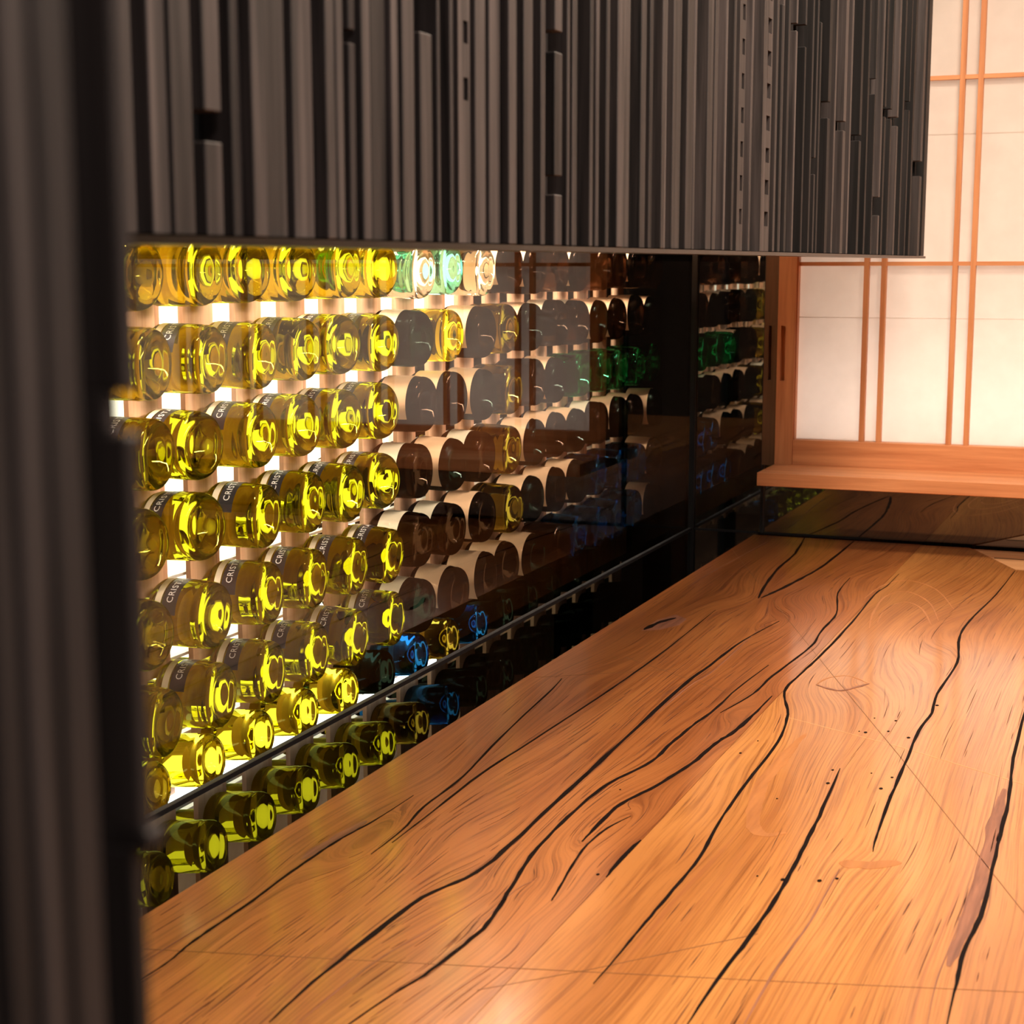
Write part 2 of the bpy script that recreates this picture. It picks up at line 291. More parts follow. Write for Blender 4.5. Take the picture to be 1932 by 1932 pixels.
M['hair'] = plain('brown_hairline', (0.20, 0.085, 0.03), 0.4, 0.4)
M['hair_pale'] = plain('pale_hairline', (0.75, 0.42, 0.20), 0.4, 0.4)

# ---------------------------------------------------------------- setting
fl = boxes('floor', [(-1.75, 2.3, -1.6, 4.3, -1.40, -1.34)], M['floor'], kind='structure')
ce = boxes('ceiling', [(-1.75, 2.3, -1.6, 4.3, 1.22, 1.28)], M['room'], kind='structure')
boxes('wall_right', [(2.2, 2.3, -1.6, 4.3, -1.34, 1.22)], M['room'], kind='structure')
boxes('wall_back', [(-1.75, 2.2, -1.7, -1.6, -1.34, 1.22)], M['room'], kind='structure')
wl = boxes('wall_left', [(-1.80, -1.75, -1.6, 4.3, -1.34, 1.22)], M['cellar'], kind='structure')
YW = 3.585
wf = boxes('wall_far', [(-1.75, -0.806, YW, YW+0.03, -1.34, 1.22), (-0.806, 2.2, YW, YW+0.03, -1.34, -0.43),
                        (1.25, 2.2, YW, YW+0.03, -0.43, 1.22)], M['black_glass'], kind='structure')
boxes('joint_strip', [(-1.0, -0.60, YW-0.002, YW, -0.590, -0.585)], M['gasket'], wf)
boxes('end_mirror_blocker', [(-1.75, -1.012, YW-0.012, YW, -1.34, 1.22)], M['matte_black'], wf)  # added black sheet, keeps the end glass from mirroring the light box
boxes('edge_strip', [(-0.842, -0.836, YW-0.012, YW, -0.585, 1.22)], M['gasket'], wf)

# glass partition in front of the cellar
gp = tag(empty('glass_partition', (-1, 2.1, 0)), 'clear frameless glass partition standing between the bottle rack and the wooden table', 'glass wall')
gi = Matrix.Translation((1, -2.1, 0))
def under(o, root):
    o.matrix_parent_inverse = Matrix.Translation(-root.location); return o
def flat_pane(name, z0, z1, m):
    me = bpy.data.meshes.new(name)
    me.from_pydata([(-1, 0.4, z0+H0), (-1, YW-0.002, z0+H0), (-1, YW-0.002, z1+H0), (-1, 0.4, z1+H0)], [], [(0, 1, 2, 3)])
    return under(obj(name, me, m, gp), gp)
flat_pane('upper_pane', -0.584, 1.215, M['pane'])
o = flat_pane('lower_pane', -1.339, -0.590, M['pane_low']); o['label'] = 'grey tinted lower pane'
under(boxes('joint_strip', [(-1.004, -0.996, 0.4, YW-0.002, -0.590, -0.584)], M['gasket'], gp), gp)
under(boxes('corner_strip', [(-1.006, -0.994, YW-0.010, YW-0.002, -1.339, 1.215)], M['gasket'], gp), gp)

# ---------------------------------------------------------------- shoji window (window_1) with its sill
w1 = empty('window_1', (0.2, 3.56, H0)); w1['kind'] = 'structure'
def wb(name, L_, m, bevel=0.0008, label=None):
    o = under(boxes(name, L_, m, w1, bevel), w1)
    if label: o['label'] = label
    return o
def wb0(*a, **k):
    o = wb(*a, **k); o.matrix_parent_inverse = Matrix.Translation(-w1.location); return o
XR = 1.25
SZ0, SZ1 = 0.0075, 0.104
# stile with the recessed pull: four blocks around the slot
wb('stile', [(-0.806, -0.7985, 3.545, 3.580, -0.428, 1.2), (-0.7885, -0.768, 3.545, 3.580, -0.428, 1.2),
             (-0.7985, -0.7885, 3.545, 3.580, -0.428, -0.247), (-0.7985, -0.7885, 3.545, 3.580, -0.130, 1.2),
             (-0.7985, -0.7885, 3.557, 3.580, -0.247, -0.130)], M['shoji_wood_v'], 0)
wb('inner_bead', [(-0.768, -0.7655, 3.552, 3.580, -0.374, 1.2)], M['shoji_wood_v'], 0)
wb('bottom_rail', [(-0.768, XR, 3.547, 3.580, -0.428, -0.374)], M['shoji_wood'])
for x in (-0.623, -0.587, -0.4425, -0.4065, -0.262, -0.226, -0.0815, -0.0455, 0.099, 0.135, 0.2795, 0.3155, 0.46, 0.496, 0.64, 0.676, 0.82, 0.856, 1.0, 1.036):
    wb('upright_bar', [(x-0.0052, x+0.0052, 3.556, 3.572, -0.374, 1.2)], M['shoji_wood_v'], 0)
for z in (0.001, 0.374, 0.747, 1.12):
    wb('cross_bar', [(-0.7655, XR, 3.558, 3.572, z-0.0042, z+0.0042)], M['shoji_wood'], 0)
zs = [-0.374, -0.112, 0.262, 0.636, 1.2]
for i in range(4):     # lapped sheets of paper
    wb('paper_sheet', [(-0.7655, XR, 3.5725+0.0004*(i % 2), 3.5728+0.0004*(i % 2), zs[i]-0.0008*(i > 0), zs[i+1]+0.0008)], M['paper'], 0)
wb('sill', [(-0.805, XR+0.05, 3.38, 3.585, -0.4555, -0.4275)], M['shoji_wood'], 0.0012)
wj = boxes('trim_1', [(-0.836, -0.8265, 3.552, 3.583, -0.432, 1.2), (-0.8195, -0.806, 3.552, 3.583, -0.432, 1.2), (-0.8265, -0.8195, 3.552, 3.583, -0.432, -0.247),
                      (-0.8265, -0.8195, 3.552, 3.583, -0.130, 1.2), (-0.8265, -0.8195, 3.564, 3.583, -0.247, -0.130)], M['jamb'], kind='structure')
boxes('shoji_light_box', [(-0.90, XR+0.1, 4.2, 4.22, -0.46, 1.22), (-0.90, XR+0.1, 3.62, 4.2, -0.48, -0.46)], M['lightbox'], kind='structure')  # unseen white light box backing behind the shoji paper

# ---------------------------------------------------------------- bottle rack
ZR = [-0.006, -0.108, -0.210, -0.313, -0.417, -0.521]
Y0, DY = 1.565, 0.1213
NK = 17
XP = -1.150                                            # front of the uprights
rack = tag(empty('bottle_rack', (-1.16, 2.4, 0)), 'cedar wine rack of upright boards behind the glass, holding bottles neck first', 'wine rack')
def upright_mesh():
    bm = bmesh.new(); h = 0.018
    hw = 0.036
    box(bm, XP-0.007, XP, -hw, -h, 0, H0+0.9); box(bm, XP-0.007, XP, h, hw-0.012, 0, H0+0.9)
    zz = sorted([z+H0 for z in ZR + [0.098, 0.20, 0.30, -0.612, -0.725]]); prev = 0
    for z in zz:
        box(bm, XP-0.007, XP, -h, h, prev, z-h); prev = z+h
    box(bm, XP-0.007, XP, -h, h, prev, H0+0.9)
    return finish(bm, 'rack_upright')
um = upright_mesh()
bm = bmesh.new(); box(bm, XP-0.0085, XP-0.0015, 0.0243, 0.036, 0, H0+0.9); bt = finish(bm, 'rack_batten')
for k in range(-1, NK):
    y = Y0 + DY*k
    if y + 0.04 > YW: continue
    for n, me, mm in (('upright_board', um, M['rack']), ('batten', bt, M['rack_dark'])):
        o = obj(n, me, mm, rack); o.location = (0, y, 0); under(o, rack)
for z in [v-0.075 for v in ZR] + [0.03, -0.69, -0.83]:
    under(boxes('back_rail', [(XP-0.022, XP-0.012, 1.35, YW-0.014, z-0.002, z+0.002)], M['steel'], rack), rack)
under(boxes('base_board', [(XP-0.05, XP-0.009, 1.3, YW-0.014, -1.34, -1.24)], M['rack_dark'], rack), rack)

# light box on the cellar's rear side: lit only behind the pale bottles
lb = tag(empty('light_box', (-1.50, 2.5, 0)), 'white glowing light box behind the yellow bottles of the rack', 'light')
under(boxes('lit_panel', [(-1.505, -1.50, 1.9, 3.06, -0.90, 0.25)], M['glow'], lb), lb)
under(boxes('housing', [(-1.56, -1.506, 1.86, 3.10, -1.34, 0.28)], M['lightbox'], lb), lb)
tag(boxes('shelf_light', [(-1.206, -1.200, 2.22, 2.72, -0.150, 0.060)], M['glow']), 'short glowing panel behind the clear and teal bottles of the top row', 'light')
st = tag(boxes('led_strip', [(-1.148, -1.140, 1.45, 2.5, -0.668, -0.660)], M['glow_strip']), 'thin cold white light strip along the glass joint under the lowest bottles', 'light')

# ---------------------------------------------------------------- bottles
PROF = [(0, -.020), (.006, -.0195), (.013, -.0165), (.020, -.011), (.026, -.0045), (.0300, -.0012), (.0330, 0), (.0360, -.0008),
        (.0385, -.003), (.0402, -.0065), (.0410, -.0105), (.0404, -.0135), (.0412, -.0165), (.0415, -.022), (.0415, -.066), (.0405, -.071), (.0360, -.0775), (.0270, -.083), (.0175, -.0868),
        (.0145, -.092), (.0140, -.16), (.0155, -.161), (.0155, -.175), (.0140, -.178), (0, -.178)]
def lathe(prof, n, a0=None, a1=None, closed=True):
    bm = bmesh.new(); rings = []
    full = a0 is None
    cnt = n if full else n+1
    for r_, z_ in prof:
        if r_ < 1e-6: rings.append([bm.verts.new((0, 0, z_))]*cnt); continue
        ring = []
        for i in range(cnt):
            a = 2*math.pi*i/n if full else a0+(a1-a0)*i/n
            ring.append(bm.verts.new((r_*math.sin(a), r_*math.cos(a), z_)))     # a = 0 is the top (+Y)
        rings.append(ring)
    for A, B in zip(rings, rings[1:]):
        for i in range(n):
            j = (i+1) % cnt if full else i+1
            q = [A[i], A[j], B[j], B[i]]; qq = []
            for v in q:
                if v not in qq: qq.append(v)
            if len(qq) > 2: bm.faces.new(qq)
    bmesh.ops.recalc_face_normals(bm, faces=bm.faces[:])
    return bm
def scaled(k, kz=1): return [(a*k, b*kz) for a, b in PROF]
ME = {}
for key in ('yellow', 'bright', 'clear', 'teal', 'blue', 'green', 'brown', 'black', 'olive'):
    p = scaled(1.03) if key in ('brown', 'black', 'olive') else PROF
    ME[key] = finish(lathe(p, 40), 'bottle_'+key, smooth=True); ME[key].materials.append(M[key])
SM = {}
for key in ('yellow', 'bright', 'black', 'olive', 'blue'):
    SM[key] = finish(lathe(scaled(0.80, 1.0), 36), 'small_bottle_'+key, smooth=True); SM[key].materials.append(M[key])
R_ = 0.0418
D2R = math.pi/180
band = finish(lathe([(R_, -.035), (R_, -.055)], 24, -78*D2R, 80*D2R), 'label_band', smooth=True); band.materials.append(M['band'])
front = finish(lathe([(R_, -.057), (R_, -.0655)], 24, -85*D2R, 85*D2R), 'front_label', smooth=True); front.materials.append(M['white_label'])
WL = []
for z0, z1, a0, a1, mk in ((-.017, -.066, -135, 120, 'tan_label'), (-.021, -.066, -120, 130, 'tan_label'), (-.015, -.066, -140, 120, 'tan_label'), (-.030, -.064, -75, 70, 'white_label')):
    q = finish(lathe([(R_*1.035, z0), (R_*1.035, z1)], 24, a0*D2R, a1*D2R), 'paper_label', smooth=True); q.materials.append(M[mk]); WL.append(q)
cu = bpy.data.curves.new('lettering', 'FONT'); cu.body = 'CRISTAL'; cu.size = 0.0118; cu.space_character = 1.12; cu.resolution_u = 3
to = bpy.data.objects.new('lettering_source', cu); COL.objects.link(to)
bpy.context.view_layer.update()
letters = bpy.data.meshes.new_from_object(to.evaluated_get(bpy.context.evaluated_depsgraph_get()))
bpy.data.objects.remove(to)
for v in letters.vertices:
    a = -58*D2R + v.co.x/R_
    v.co = Vector(((R_+.0005)*math.sin(a), (R_+.0005)*math.cos(a), -(0.0412 + v.co.y)))
letters.name = 'lettering'; letters.materials.clear(); letters.materials.append(M['silver'])

ORD = ['first', 'second', 'third', 'fourth', 'fifth', 'sixth', 'seventh', 'eighth', 'ninth', 'tenth', 'eleventh', 'twelfth', 'thirteenth', 'fourteenth', 'fifteenth', 'sixteenth', 'seventeenth']
ROWN = ['top row', 'second row', 'third row', 'fourth row', 'fifth row', 'sixth row', 'row just above the glass joint', 'row below the glass joint']
WORD = dict(yellow='yellow-green', bright='glowing yellow', clear='glowing clear', teal='pale teal', blue='blue-reflection stand-in', green='green', brown='dark brown', black='blackish green', olive='olive')
GRP = dict(yellow='yellow-green bottles with black bands', bright='glowing yellow bottles', clear='clear bottles', teal='teal bottles', blue='bottles standing in for blue reflections', green='green bottles', brown='dark brown bottles', black='blackish green bottles', olive='olive bottles')
def place(key, row, k, base, hole, small=False, bandy=False, paper_l=False):
    o = bpy.data.objects.new('wine_bottle', (SM if small else ME)[key]); COL.objects.link(o)
    z = (Vector(base) - Vector(hole)).normalized(); x = Vector((0, 0, 1)).cross(z).normalized(); y = z.cross(x)
    tw = random.uniform(-0.10, 0.10)
    m = Matrix(((x.x, y.x, z.x, base[0]), (x.y, y.y, z.y, base[1]), (x.z, y.z, z.z, base[2]+H0), (0, 0, 0, 1)))
    o.matrix_world = m @ Matrix.Rotation(tw, 4, 'Z')
    tag(o, '%s bottle, %s in the %s from the slatted post' % (WORD[key], ORD[k], ROWN[row]), 'bottle', GRP[key])
    if bandy:
        b = obj('label_band', band, None, o); b['label'] = 'black label band'
        obj('lettering', letters, None, b)['label'] = 'white lettering'
        obj('front_label', front, None, o)['label'] = 'cream label'
    if paper_l:
        obj('paper_label', random.choice(WL), None, o)['label'] = 'cream paper label'
    return o
XB = -1.06
LEFT = [[(1.56, -.009), (1.69, -.006), (1.79, -.004), (1.90, -.005), (2.05, -.003), (2.13, -.005)],
        [(1.58, -.109), (1.70, -.110), (1.82, -.113), (1.93, -.109), (2.01, -.107), (2.16, -.111)],
        [(1.58, -.211), (1.67, -.210), (1.81, -.211), (1.92, -.208), (2.04, -.210), (2.15, -.208)],
        [(1.545, -.309), (1.67, -.306), (1.82, -.315), (1.94, -.313), (2.05, -.315), (2.15, -.310)],
        [(1.555, -.415), (1.69, -.418), (1.83, -.415), (1.95, -.418), (2.07, -.422), (2.18, -.426)],
        [(1.58, -.524), (1.70, -.520), (1.83, -.519), (1.95, -.519), (2.07, -.525), (2.19, -.521)]]
for row in range(6):
    for k in range(NK):
        yk = Y0 + DY*k
        if yk > YW-0.06: continue
        hole = (XP-0.03, yk, ZR[row])
        if k < 6:
            y, z = LEFT[row][k]; base = (XB, yk + max(-.016, min(.016, y-yk)), z)
            place('yellow', row, k, base, hole, bandy=(row > 0))
            continue
        key = random.choice(['brown', 'black', 'brown', 'brown'])
        if row == 0 and k in (6, 8): key = 'clear'
        if row == 0 and k == 7: key = 'teal'
        if row == 1 and k == 7: key = 'bright'
        if row in (1,) and k == 6: key = 'black'
        if k == 9 and row in (1, 2, 3, 4): key = 'olive'
        if row >= 4 and k in (12, 13, 14, 15) and row+k != 16: key = 'blue'  # blue reflections imitated by bottles of blue glass
        if row == 2 and k >= 12: key = 'green'
        base = (XB + random.uniform(-.006, .004), yk + random.uniform(-.006, .006), ZR[row] + random.uniform(-.004, .003))
        place(key, row, k, base, hole, paper_l=(key in ('brown', 'black') and random.random() < 0.93))
for row, zr in ((6, -0.600), (7, -0.710)):
    for k in range(NK):
        yk = Y0 + DY*k
        if yk > YW-0.08: continue
        hole = (XP-0.03, yk, -0.612 if row == 6 else -0.725)
        if row == 6:
            key = 'bright' if k < 5 else ('olive' if k in (7,) else ('blue' if k in (6, 8) else 'black'))  # lit row above the joint gets the brighter yellow colour
        else:
            key = 'yellow' if k < 6 else ('olive' if k == 6 else ('blue' if k in (7,) else 'black'))
        place(key, row, k, (XB-0.012, yk + 0.004, zr), hole, small=True)

# ---------------------------------------------------------------- slatted black screens
XH = -0.48
def slat_boxes(y0, y1, za, zb, p, rec=None):
    """one slat; rec = list of (z0, z1) notches cut out of its face"""
    bm = bmesh.new()
    if not rec:
        box(bm, XH-0.012, XH+p, y0, y1, za+H0, zb+H0)
    else:
        zc = za; ym = y0 + (y1-y0)*0.45; y2 = y0+(y1-y0)*0.85
        box(bm, XH-0.012, XH+p-0.010, y0, y1, za+H0, zb+H0)
        for (a, b) in sorted(rec):
            box(bm, XH+p-0.0099, XH+p, y0, y1, zc+H0, a+H0)
            box(bm, XH+p-0.0099, XH+p, y0, ym, a+H0, b+H0); box(bm, XH+p-0.0099, XH+p, y2, y1, a+H0, b+H0)
            zc = b
        box(bm, XH+p-0.0099, XH+p, y0, y1, zc+H0, zb+H0)
    return bm
def slat(root, y0, y1, za, zb, p, rec=None, m=None):
    bm = slat_boxes(y0, y1, za, zb, p, rec)
    return under(obj('slat', finish(bm, 'slat', 0 if rec else 0.0006), m or M['charred'], root), root)
ZB, ZT = 0.0155, 1.20
hood = tag(empty('slatted_valance', (XH, 2.0, 1.35)), 'black charred wood slatted valance hanging in front of the bottle wall', 'screen')
under(boxes('backing_board', [(XH-0.03, XH-0.012, 0.55, 3.312, ZB, ZT)], M['charred_back'], hood), hood)
under(boxes('bottom_trim', [(XH-0.030, XH+0.012, 0.55, 3.312, 0.0108, 0.0150)], M['bronze'], hood), hood)['label'] = 'dark bronze edge strip'
BREAK = {2: [(0.0633, 0.079)], 10: [(0.1319, 0.1396)], 24: [(0.0553, 0.0702), (0.1652, 0.1814)], 15: [(0.150, 0.30)]}
NOTCH = {18: [(0.151, 0.1662), (0.1128, 0.1282)]}
for i in (43, 45):
    NOTCH[i] = [(z, z+0.017) for z in [0.045+0.037*j for j in range(12)]]
rs = random.Random(3)
edge = []
for i, (a, b) in enumerate(HOOD):
    p = rs.uniform(0.007, 0.013)
    if b-a < 0.008: p = rs.uniform(0.006, 0.010)
    y = a
    if i in BREAK:
        z = ZB
        for (z0, z1) in BREAK[i]: slat(hood, a, b, z, z0, p); z = z1
        slat(hood, a, b, z, ZT, p)
    elif b > 2.05 and i not in NOTCH and i < len(HOOD)-1 and rs.random() < 0.55:
        z = ZB; z0 = rs.uniform(0.06, 0.36)
        dm = M['charred_dark'] if rs.random() < 0.62 else None
        slat(hood, a, b, z, z0, p, None, dm); slat(hood, a, b, z0+rs.uniform(0.008, 0.03), ZT, p, None, dm)
    else: slat(hood, a, b, ZB, ZT, p, NOTCH.get(i), M['charred_dark'] if (b > 1.75 and i not in NOTCH and rs.random() < 0.5) else None)
    edge.append((a, b))
for y0 in (0.56, 0.585, 0.615, 0.645, 0.672): slat(hood, y0, y0+0.014, ZB, ZT, rs.uniform(0.007, 0.012))
# thin recessed slats between the proud ones, gap shade painted into their wood
for (a, b), (c_, d) in zip(edge, edge[1:]):
    g = c_-b
    if g > 0.012 and a > 1.2:
        n = 1 if g < 0.028 else 2
        for j in range(n):
            y0 = b + g*(0.28 + 0.9*j/n*0.8); slat(hood, y0, y0+min(0.009, g*0.3/n+0.002), ZB, ZT, -0.006 + rs.uniform(0, 0.004), None, M['charred_dark'])
XH0 = XH; XH = -0.192; PS = 0.4
post = tag(empty('slatted_post', (XH, 0.24, 0)), 'black charred wood slatted post, blurred and closest to the camera, full height', 'screen')
under(boxes('backing_board', [(XH-0.03, XH-0.012, 0.08, 0.689*PS, -1.34, ZT)], M['navy_back'], post), post)
for i, (a, b) in enumerate(POST):
    if i == len(POST)-1:
        a, b = a*PS, b*PS
        slat(post, a, b, -1.34, -0.294*PS, 0.0, None); slat(post, a, b+0.0016, -0.294*PS, -0.283*PS, 0.004); slat(post, a, b, -0.283*PS, -0.0814*PS, 0.0024)
        slat(post, a, b-0.0003, -0.0814*PS, -0.0607*PS, -0.002); slat(post, a, b, -0.0607*PS, ZT, 0.0024)
    else: slat(post, a*PS, b*PS, -1.34, ZT, rs.uniform(0.0016, 0.0048))
for y0 in (0.22, 0.26, 0.295, 0.34, 0.375, 0.42, 0.455, 0.49, 0.515):
    slat(post, y0*PS, (y0+rs.uniform(0.010, 0.022))*PS, -1.34, ZT, rs.uniform(0.0016, 0.0048))
XH = XH0

# ---------------------------------------------------------------- the table
ZT_ = -0.5895
tb = tag(empty('wooden_table', (-0.3, 2.2, 0)), 'large polished wooden slab table with dark winding cracks', 'table')
def tps(P, V, lam):
    d = np.sqrt(((P[:, None]-P[None])**2).sum(-1)); K = np.where(d > 0, d*d*np.log(d+1e-12), 0) + lam*np.eye(len(P))
    n = len(P); A = np.zeros((n+3, n+3)); A[:n, :n] = K; A[:n, n] = 1; A[:n, n+1:] = P; A[n, :n] = 1; A[n+1:, :n] = P.T
    w_ = np.linalg.solve(A, np.r_[V, 0, 0, 0])
    def ev(Q):
        d = np.sqrt(((Q[:, None]-P[None])**2).sum(-1)); K = np.where(d > 0, d*d*np.log(d+1e-12), 0)
        return K@w_[:n] + w_[n] + Q@w_[n+1:]
    return ev
SY = 0.35
def grain_field(x0, x1, names):
    P, V = [], []
    for nme in names:
        pl = np.array(CRACKS[nme][1]); um_ = pl[:, 0].mean()
        q = [pl[0]]
        for a, b in zip(pl, pl[1:]):
            for t in (0.5, 1.0): q.append(a+(b-a)*t)
        for x, y in q: P.append((x, y*SY)); V.append(um_-x)
    for y in np.linspace(0.9, 3.6, 9):
        for x in (x0, x1): P.append((x, y*SY)); V.append(0.0)
    return tps(np.array(P), np.array(V), 1e-4)
KNOTS = [(-0.415, 2.315, 0.045, 0.10, 0.030), (-0.40, 1.72, 0.05, 0.16, -0.035), (-0.36, 2.72, 0.07, 0.30, 0.045), (-0.60, 3.15, 0.06, 0.25, 0.03), (-0.765, 2.61, 0.03, 0.08, 0.02), (-0.10, 1.9, 0.06, 0.3, 0.02)]
def board(name, poly_x0, poly_x1, ylo, yhi, m, names, cut=None):
    nx, ny = 60, 150
    ev = grain_field(poly_x0, poly_x1, names)
    xs = np.linspace(poly_x0, poly_x1, nx); ys = np.linspace(ylo, yhi, ny)
    X, Y = np.meshgrid(xs, ys)
    if cut is not None:                      # far corner cut off along a line
        lim = np.interp(X, [cut[0][0], cut[1][0]], [cut[0][1], cut[1][1]])
        Y = ylo + (Y-ylo)/(yhi-ylo)*(np.minimum(lim, yhi)-ylo)
    Q = np.c_[X.ravel(), Y.ravel()*SY]
    U = X.ravel() + ev(Q)
    for (kx, ky, sx, sy, am) in KNOTS:
        U += 0.6*am*np.exp(-((X.ravel()-kx)/sx)**2-((Y.ravel()-ky)/sy)**2)
    top = [(x, y, ZT_+H0) for x, y in zip(X.ravel(), Y.ravel())]
    n = len(top); verts = top + [(x, y, z-0.06) for x, y, z in top]
    F = []
    idx = lambda i, j: j*nx+i
    for j in range(ny-1):
        for i in range(nx-1): F.append((idx(i, j), idx(i+1, j), idx(i+1, j+1), idx(i, j+1)))
    rim = [idx(i, 0) for i in range(nx)] + [idx(nx-1, j) for j in range(1, ny)] + [idx(i, ny-1) for i in range(nx-2, -1, -1)] + [idx(0, j) for j in range(ny-2, 0, -1)]
    for a, b in zip(rim, rim[1:]+rim[:1]): F.append((a, a+n, b+n, b))
    F.append([a+n for a in reversed(rim)])
    me = bpy.data.meshes.new(name); me.from_pydata(verts, [], F)
    uvl = me.uv_layers.new(name='grain')
    vi = np.zeros(len(me.loops), dtype=np.int32); me.loops.foreach_get('vertex_index', vi)
    uvv = np.c_[np.r_[U, U], np.r_[Y.ravel(), Y.ravel()]]
    uvl.data.foreach_set('uv', uvv[vi].astype(np.float32).ravel())
    FIELD[name+str(len(FIELD))] = (ev, poly_x0, poly_x1)
    return under(obj(name, me, m, tb), tb)
FIELD = {}
LEFTN = ['K1', 'K2', 'K3', 'K4', 'K5', 'K6', 'K6b', 'K18', 'K8', 'K14a', 'K14b', 'K15', 'K21', 'K22', 'K23', 'K24']
RIGHTN = ['K9', 'K10', 'K11', 'K12', 'K13', 'K17']
JX = -0.4896
board('table_board', -0.8527, JX-0.0003, 0.86, 3.565, M['table_a'], LEFTN)['label'] = 'reddish left board'
board('table_board', JX+0.0003, 0.35, 0.86, 3.560, M['table_b'], RIGHTN, cut=((-0.386, 3.560), (-0.277, 3.332)))['label'] = 'honey coloured right board'
# pale leaf beyond the cut corner
me = bpy.data.meshes.new('table_leaf')
pv = [(-0.383, 3.560), (-0.2735, 3.334), (0.35, 3.334), (0.35, 3.560)]
vs = [(x, y, ZT_+H0-0.002) for x, y in pv] + [(x, y, ZT_+H0-0.05) for x, y in pv]
me.from_pydata(vs, [], [(0, 1, 2, 3), (7, 6, 5, 4), (0, 4, 5, 1), (1, 5, 6, 2), (2, 6, 7, 3), (3, 7, 4, 0)])
under(obj('table_leaf', me, M['leaf'], tb), tb)['label'] = 'paler end piece'
under(boxes('leaf_joint', [(-0.33, 0.35, 3.462, 3.466, ZT_-0.004, ZT_-0.0014)], M['crack'], tb), tb)
def smooth_line(pl, sub=5):
    P = [np.array(pl[0])]+[np.array(p) for p in pl]+[np.array(pl[-1])]; out = []
    for i in range(1, len(P)-2):
        for t in np.linspace(0, 1, sub, endpoint=False):
            a, b, c_, d = P[i-1], P[i], P[i+1], P[i+2]
            out.append(0.5*((2*b)+(-a+c_)*t+(2*a-5*b+4*c_-d)*t*t+(-a+3*b-3*c_+d)*t**3))
    out.append(P[-1]); return out
def strip(name, pl, wd, m, h=0.0004, taper=True, jitter=0.35, sub=5, straight=False):
    pts = [np.array(p) for p in pl] if straight else smooth_line(pl, sub)
    n = len(pts); V, F = [], []; q = random.Random(int(abs(pl[0][0])*1e4))
    for i, p in enumerate(pts):
        t = pts[min(i+1, n-1)]-pts[max(i-1, 0)]; t = t/np.linalg.norm(t); nn = np.array((t[1], -t[0]))
        k = min(1, 0.25+4*min(i, n-1-i)/n) if taper else 1
        a = wd*0.5*k*(1+q.uniform(-jitter, jitter)); b = wd*0.5*k*(1+q.uniform(-jitter, jitter))
        for e, dz in ((p-nn*a, -0.003), (p-nn*a, h), (p+nn*b, h), (p+nn*b, -0.003)): V.append((e[0], e[1], ZT_+H0+dz))
    for i in range(n-1):
        for s_ in range(3): F.append((4*i+s_, 4*i+s_+1, 4*i+s_+5, 4*i+s_+4))
    F += [(0, 3, 2, 1), (4*n-4, 4*n-3, 4*n-2, 4*n-1)]
    me = bpy.data.meshes.new(name); me.from_pydata(V, [], F)
    bm = bmesh.new(); bm.from_mesh(me); bmesh.ops.recalc_face_normals(bm, faces=bm.faces[:]); bm.to_mesh(me); bm.free()
    return under(obj(name, me, m, tb), tb)
THIN = ('K15', 'K18', 'K21', 'K22', 'K23', 'K24', 'K13', 'K17')
for nme, (wd, pl) in CRACKS.items():
    strip('crack', pl, wd*(0.9 if nme in THIN else 1.45), M['vein'] if nme in THIN else M['crack'])
for nme, pl in HAIR.items():
    if nme in ('J',): continue
    strip('hairline', pl, 0.0011, M['hair_pale'] if nme == 'E' else M['hair'], 0.0002, False, 0.1, 5, True)  # thin straight lines across the boards
def blot(name, pl, m):
    me = bpy.data.meshes.new(name); z = ZT_+H0
    n = len(pl); vs = [(x, y, z+0.0003) for x, y in pl]+[(x, y, z-0.003) for x, y in pl]
    me.from_pydata(vs, [], [tuple(range(n)), tuple(reversed(range(n, 2*n)))]+[(i, i+n, (i+1) % n+n, (i+1) % n) for i in range(n)])
    bm = bmesh.new(); bm.from_mesh(me); bmesh.ops.recalc_face_normals(bm, faces=bm.faces[:]); bm.to_mesh(me); bm.free()
    return under(obj(name, me, m, tb), tb)
strip('vein', [(-.1585,1.90),(-.156,1.78),(-.153,1.66),(-.1505,1.54),(-.151,1.46),(-.154,1.38)], 0.014, M['vein'], 0.0002, jitter=0.3); blot('knot', KNOT, M['vein']); strip('crack', [(-0.7875,2.545),(-0.781,2.61),(-0.765,2.655)], 0.010, M['crack'])
strip('knot', EYE[:4], 0.0035, M['stain'], 0.0002); strip('knot', EYE[3:]+EYE[:1], 0.006, M['vein'])
strip('stain', USTAIN, 0.016, M['stain'], 0.0002, jitter=0.15); strip('stain', BAR, 0.02, M['stain'], 0.0002, jitter=0.3)
for pl in ARC: strip('stain', pl, 0.0035, M['stain'], 0.0002)
bm = bmesh.new()
for i, (x, y) in enumerate(PIN):
    q = 0.0011+0.0006*(i % 3); vs = [bm.verts.new((x+q*math.cos(a), y+q*1.6*math.sin(a), ZT_+H0+0.0004)) for a in [k*math.pi/4 for k in range(8)]]
    f_ = bm.faces.new(vs); g_ = bmesh.ops.extrude_face_region(bm, geom=[f_]); bmesh.ops.translate(bm, vec=(0, 0, -0.003), verts=[v for v in g_['geom'] if isinstance(v, bmesh.types.BMVert)])
bmesh.ops.recalc_face_normals(bm, faces=bm.faces[:])
o = under(obj('pin_holes', finish(bm, 'pin_holes'), M['crack'], tb), tb); o['kind'] = 'stuff'
strip('stain', [(-.790, 1.40), (-.7875, 1.46), (-.782, 1.53)], 0.011, M['vein'], 0.0002, jitter=0.3)
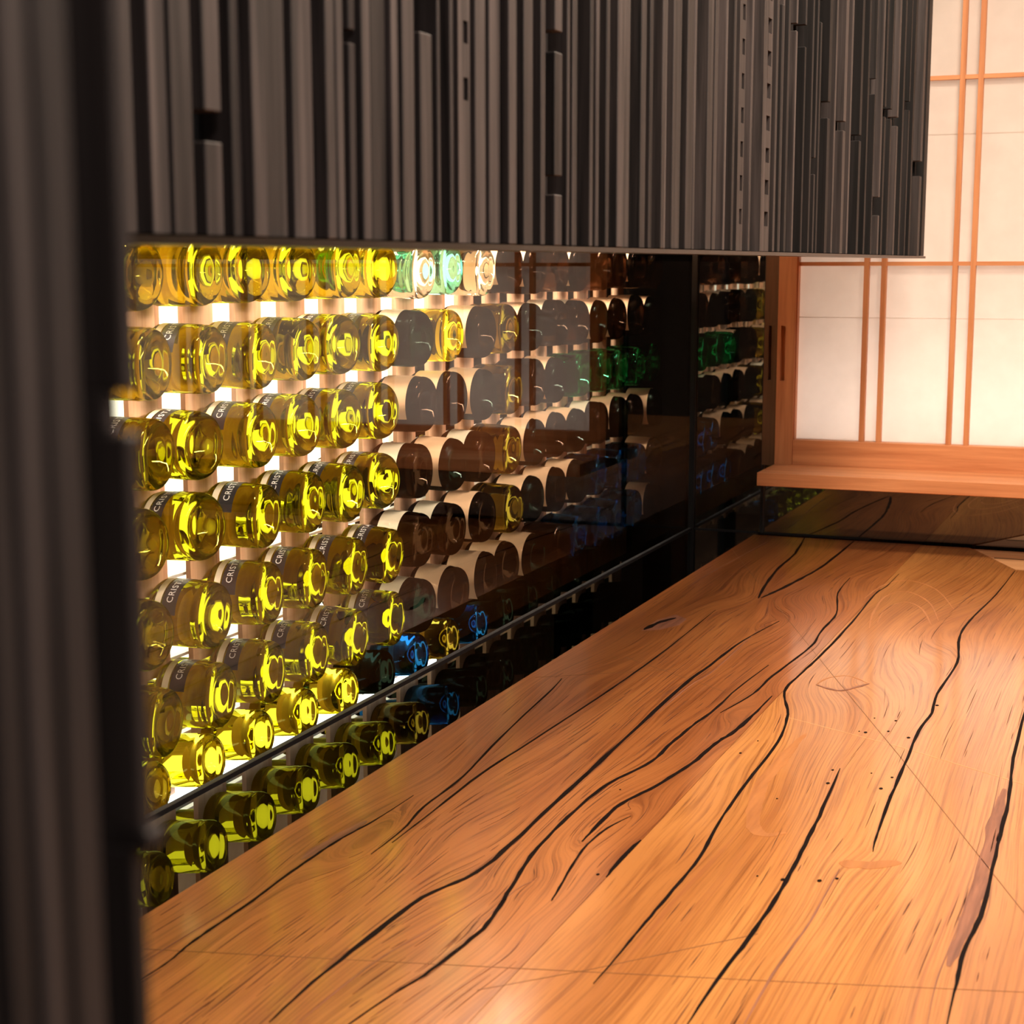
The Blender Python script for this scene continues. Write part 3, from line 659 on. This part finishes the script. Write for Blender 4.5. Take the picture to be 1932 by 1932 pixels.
# short dark flecks lying along the grain, too many and too fine to count
fq = random.Random(11); V, F = [], []
for (ev, xa, xb), cnt in zip(FIELD.values(), (420, 190)):
    X0 = np.array([fq.uniform(xa+0.01, min(xb, 0.05)-0.01) for _ in range(cnt)])
    X0 = np.where(np.array([fq.random() for _ in range(cnt)]) < 0.5, X0, np.clip(X0*0.5+(-0.60 if xb < 0 else -0.25)*0.5, xa+0.01, xb-0.01))
    Y0_ = np.array([0.95+2.5*fq.random()**1.5 for _ in range(cnt)]); LN = np.array([fq.uniform(0.02, 0.11) for _ in range(cnt)])*(0.5+0.35*Y0_)
    U_ = lambda x, y: x+ev(np.c_[x, y*SY])
    tr = [(X0, Y0_)]
    for s_ in range(5):
        x, y = tr[-1]; e = 0.004
        ux = (U_(x+e, y)-U_(x-e, y))/(2*e); uy = (U_(x, y+e)-U_(x, y-e))/(2*e)
        tr.append((x-np.clip(uy/np.where(np.abs(ux) < .2, .2, ux), -1, 1)*LN/5, y+LN/5))
    for i in range(cnt):
        wd = fq.uniform(0.0005, 0.0014); b0 = len(V)
        if max(t[1][i] for t in tr) > 3.3 or not all(xa+0.004 < t[0][i] < xb-0.004 for t in tr): continue
        for s_, (x, y) in enumerate(tr):
            k = wd*(0.15, 0.8, 1, 1, 0.7, 0.1)[s_]*0.5*fq.uniform(0.7, 1.3)
            for dx, dz in ((-k, -0.002), (-k, 0.0002), (k, 0.0002), (k, -0.002)): V.append((x[i]+dx, y[i], ZT_+H0+dz))
        for s_ in range(5):
            for q in range(3): F.append((b0+4*s_+q+1, b0+4*s_+q, b0+4*s_+q+4, b0+4*s_+q+5))
me = bpy.data.meshes.new('grain_flecks'); me.from_pydata(V, [], F)
o = under(obj('grain_flecks', me, M['fleck'], tb), tb); o['kind'] = 'stuff'
# trestle supports under the slab
under(boxes('pedestal', [(-0.72, -0.10, 3.05, 3.45, -1.34, ZT_-0.0605)], M['pedestal'], tb), tb)
under(boxes('pedestal', [(-0.30, 0.25, 1.05, 1.35, -1.34, ZT_-0.0605)], M['pedestal'], tb), tb)
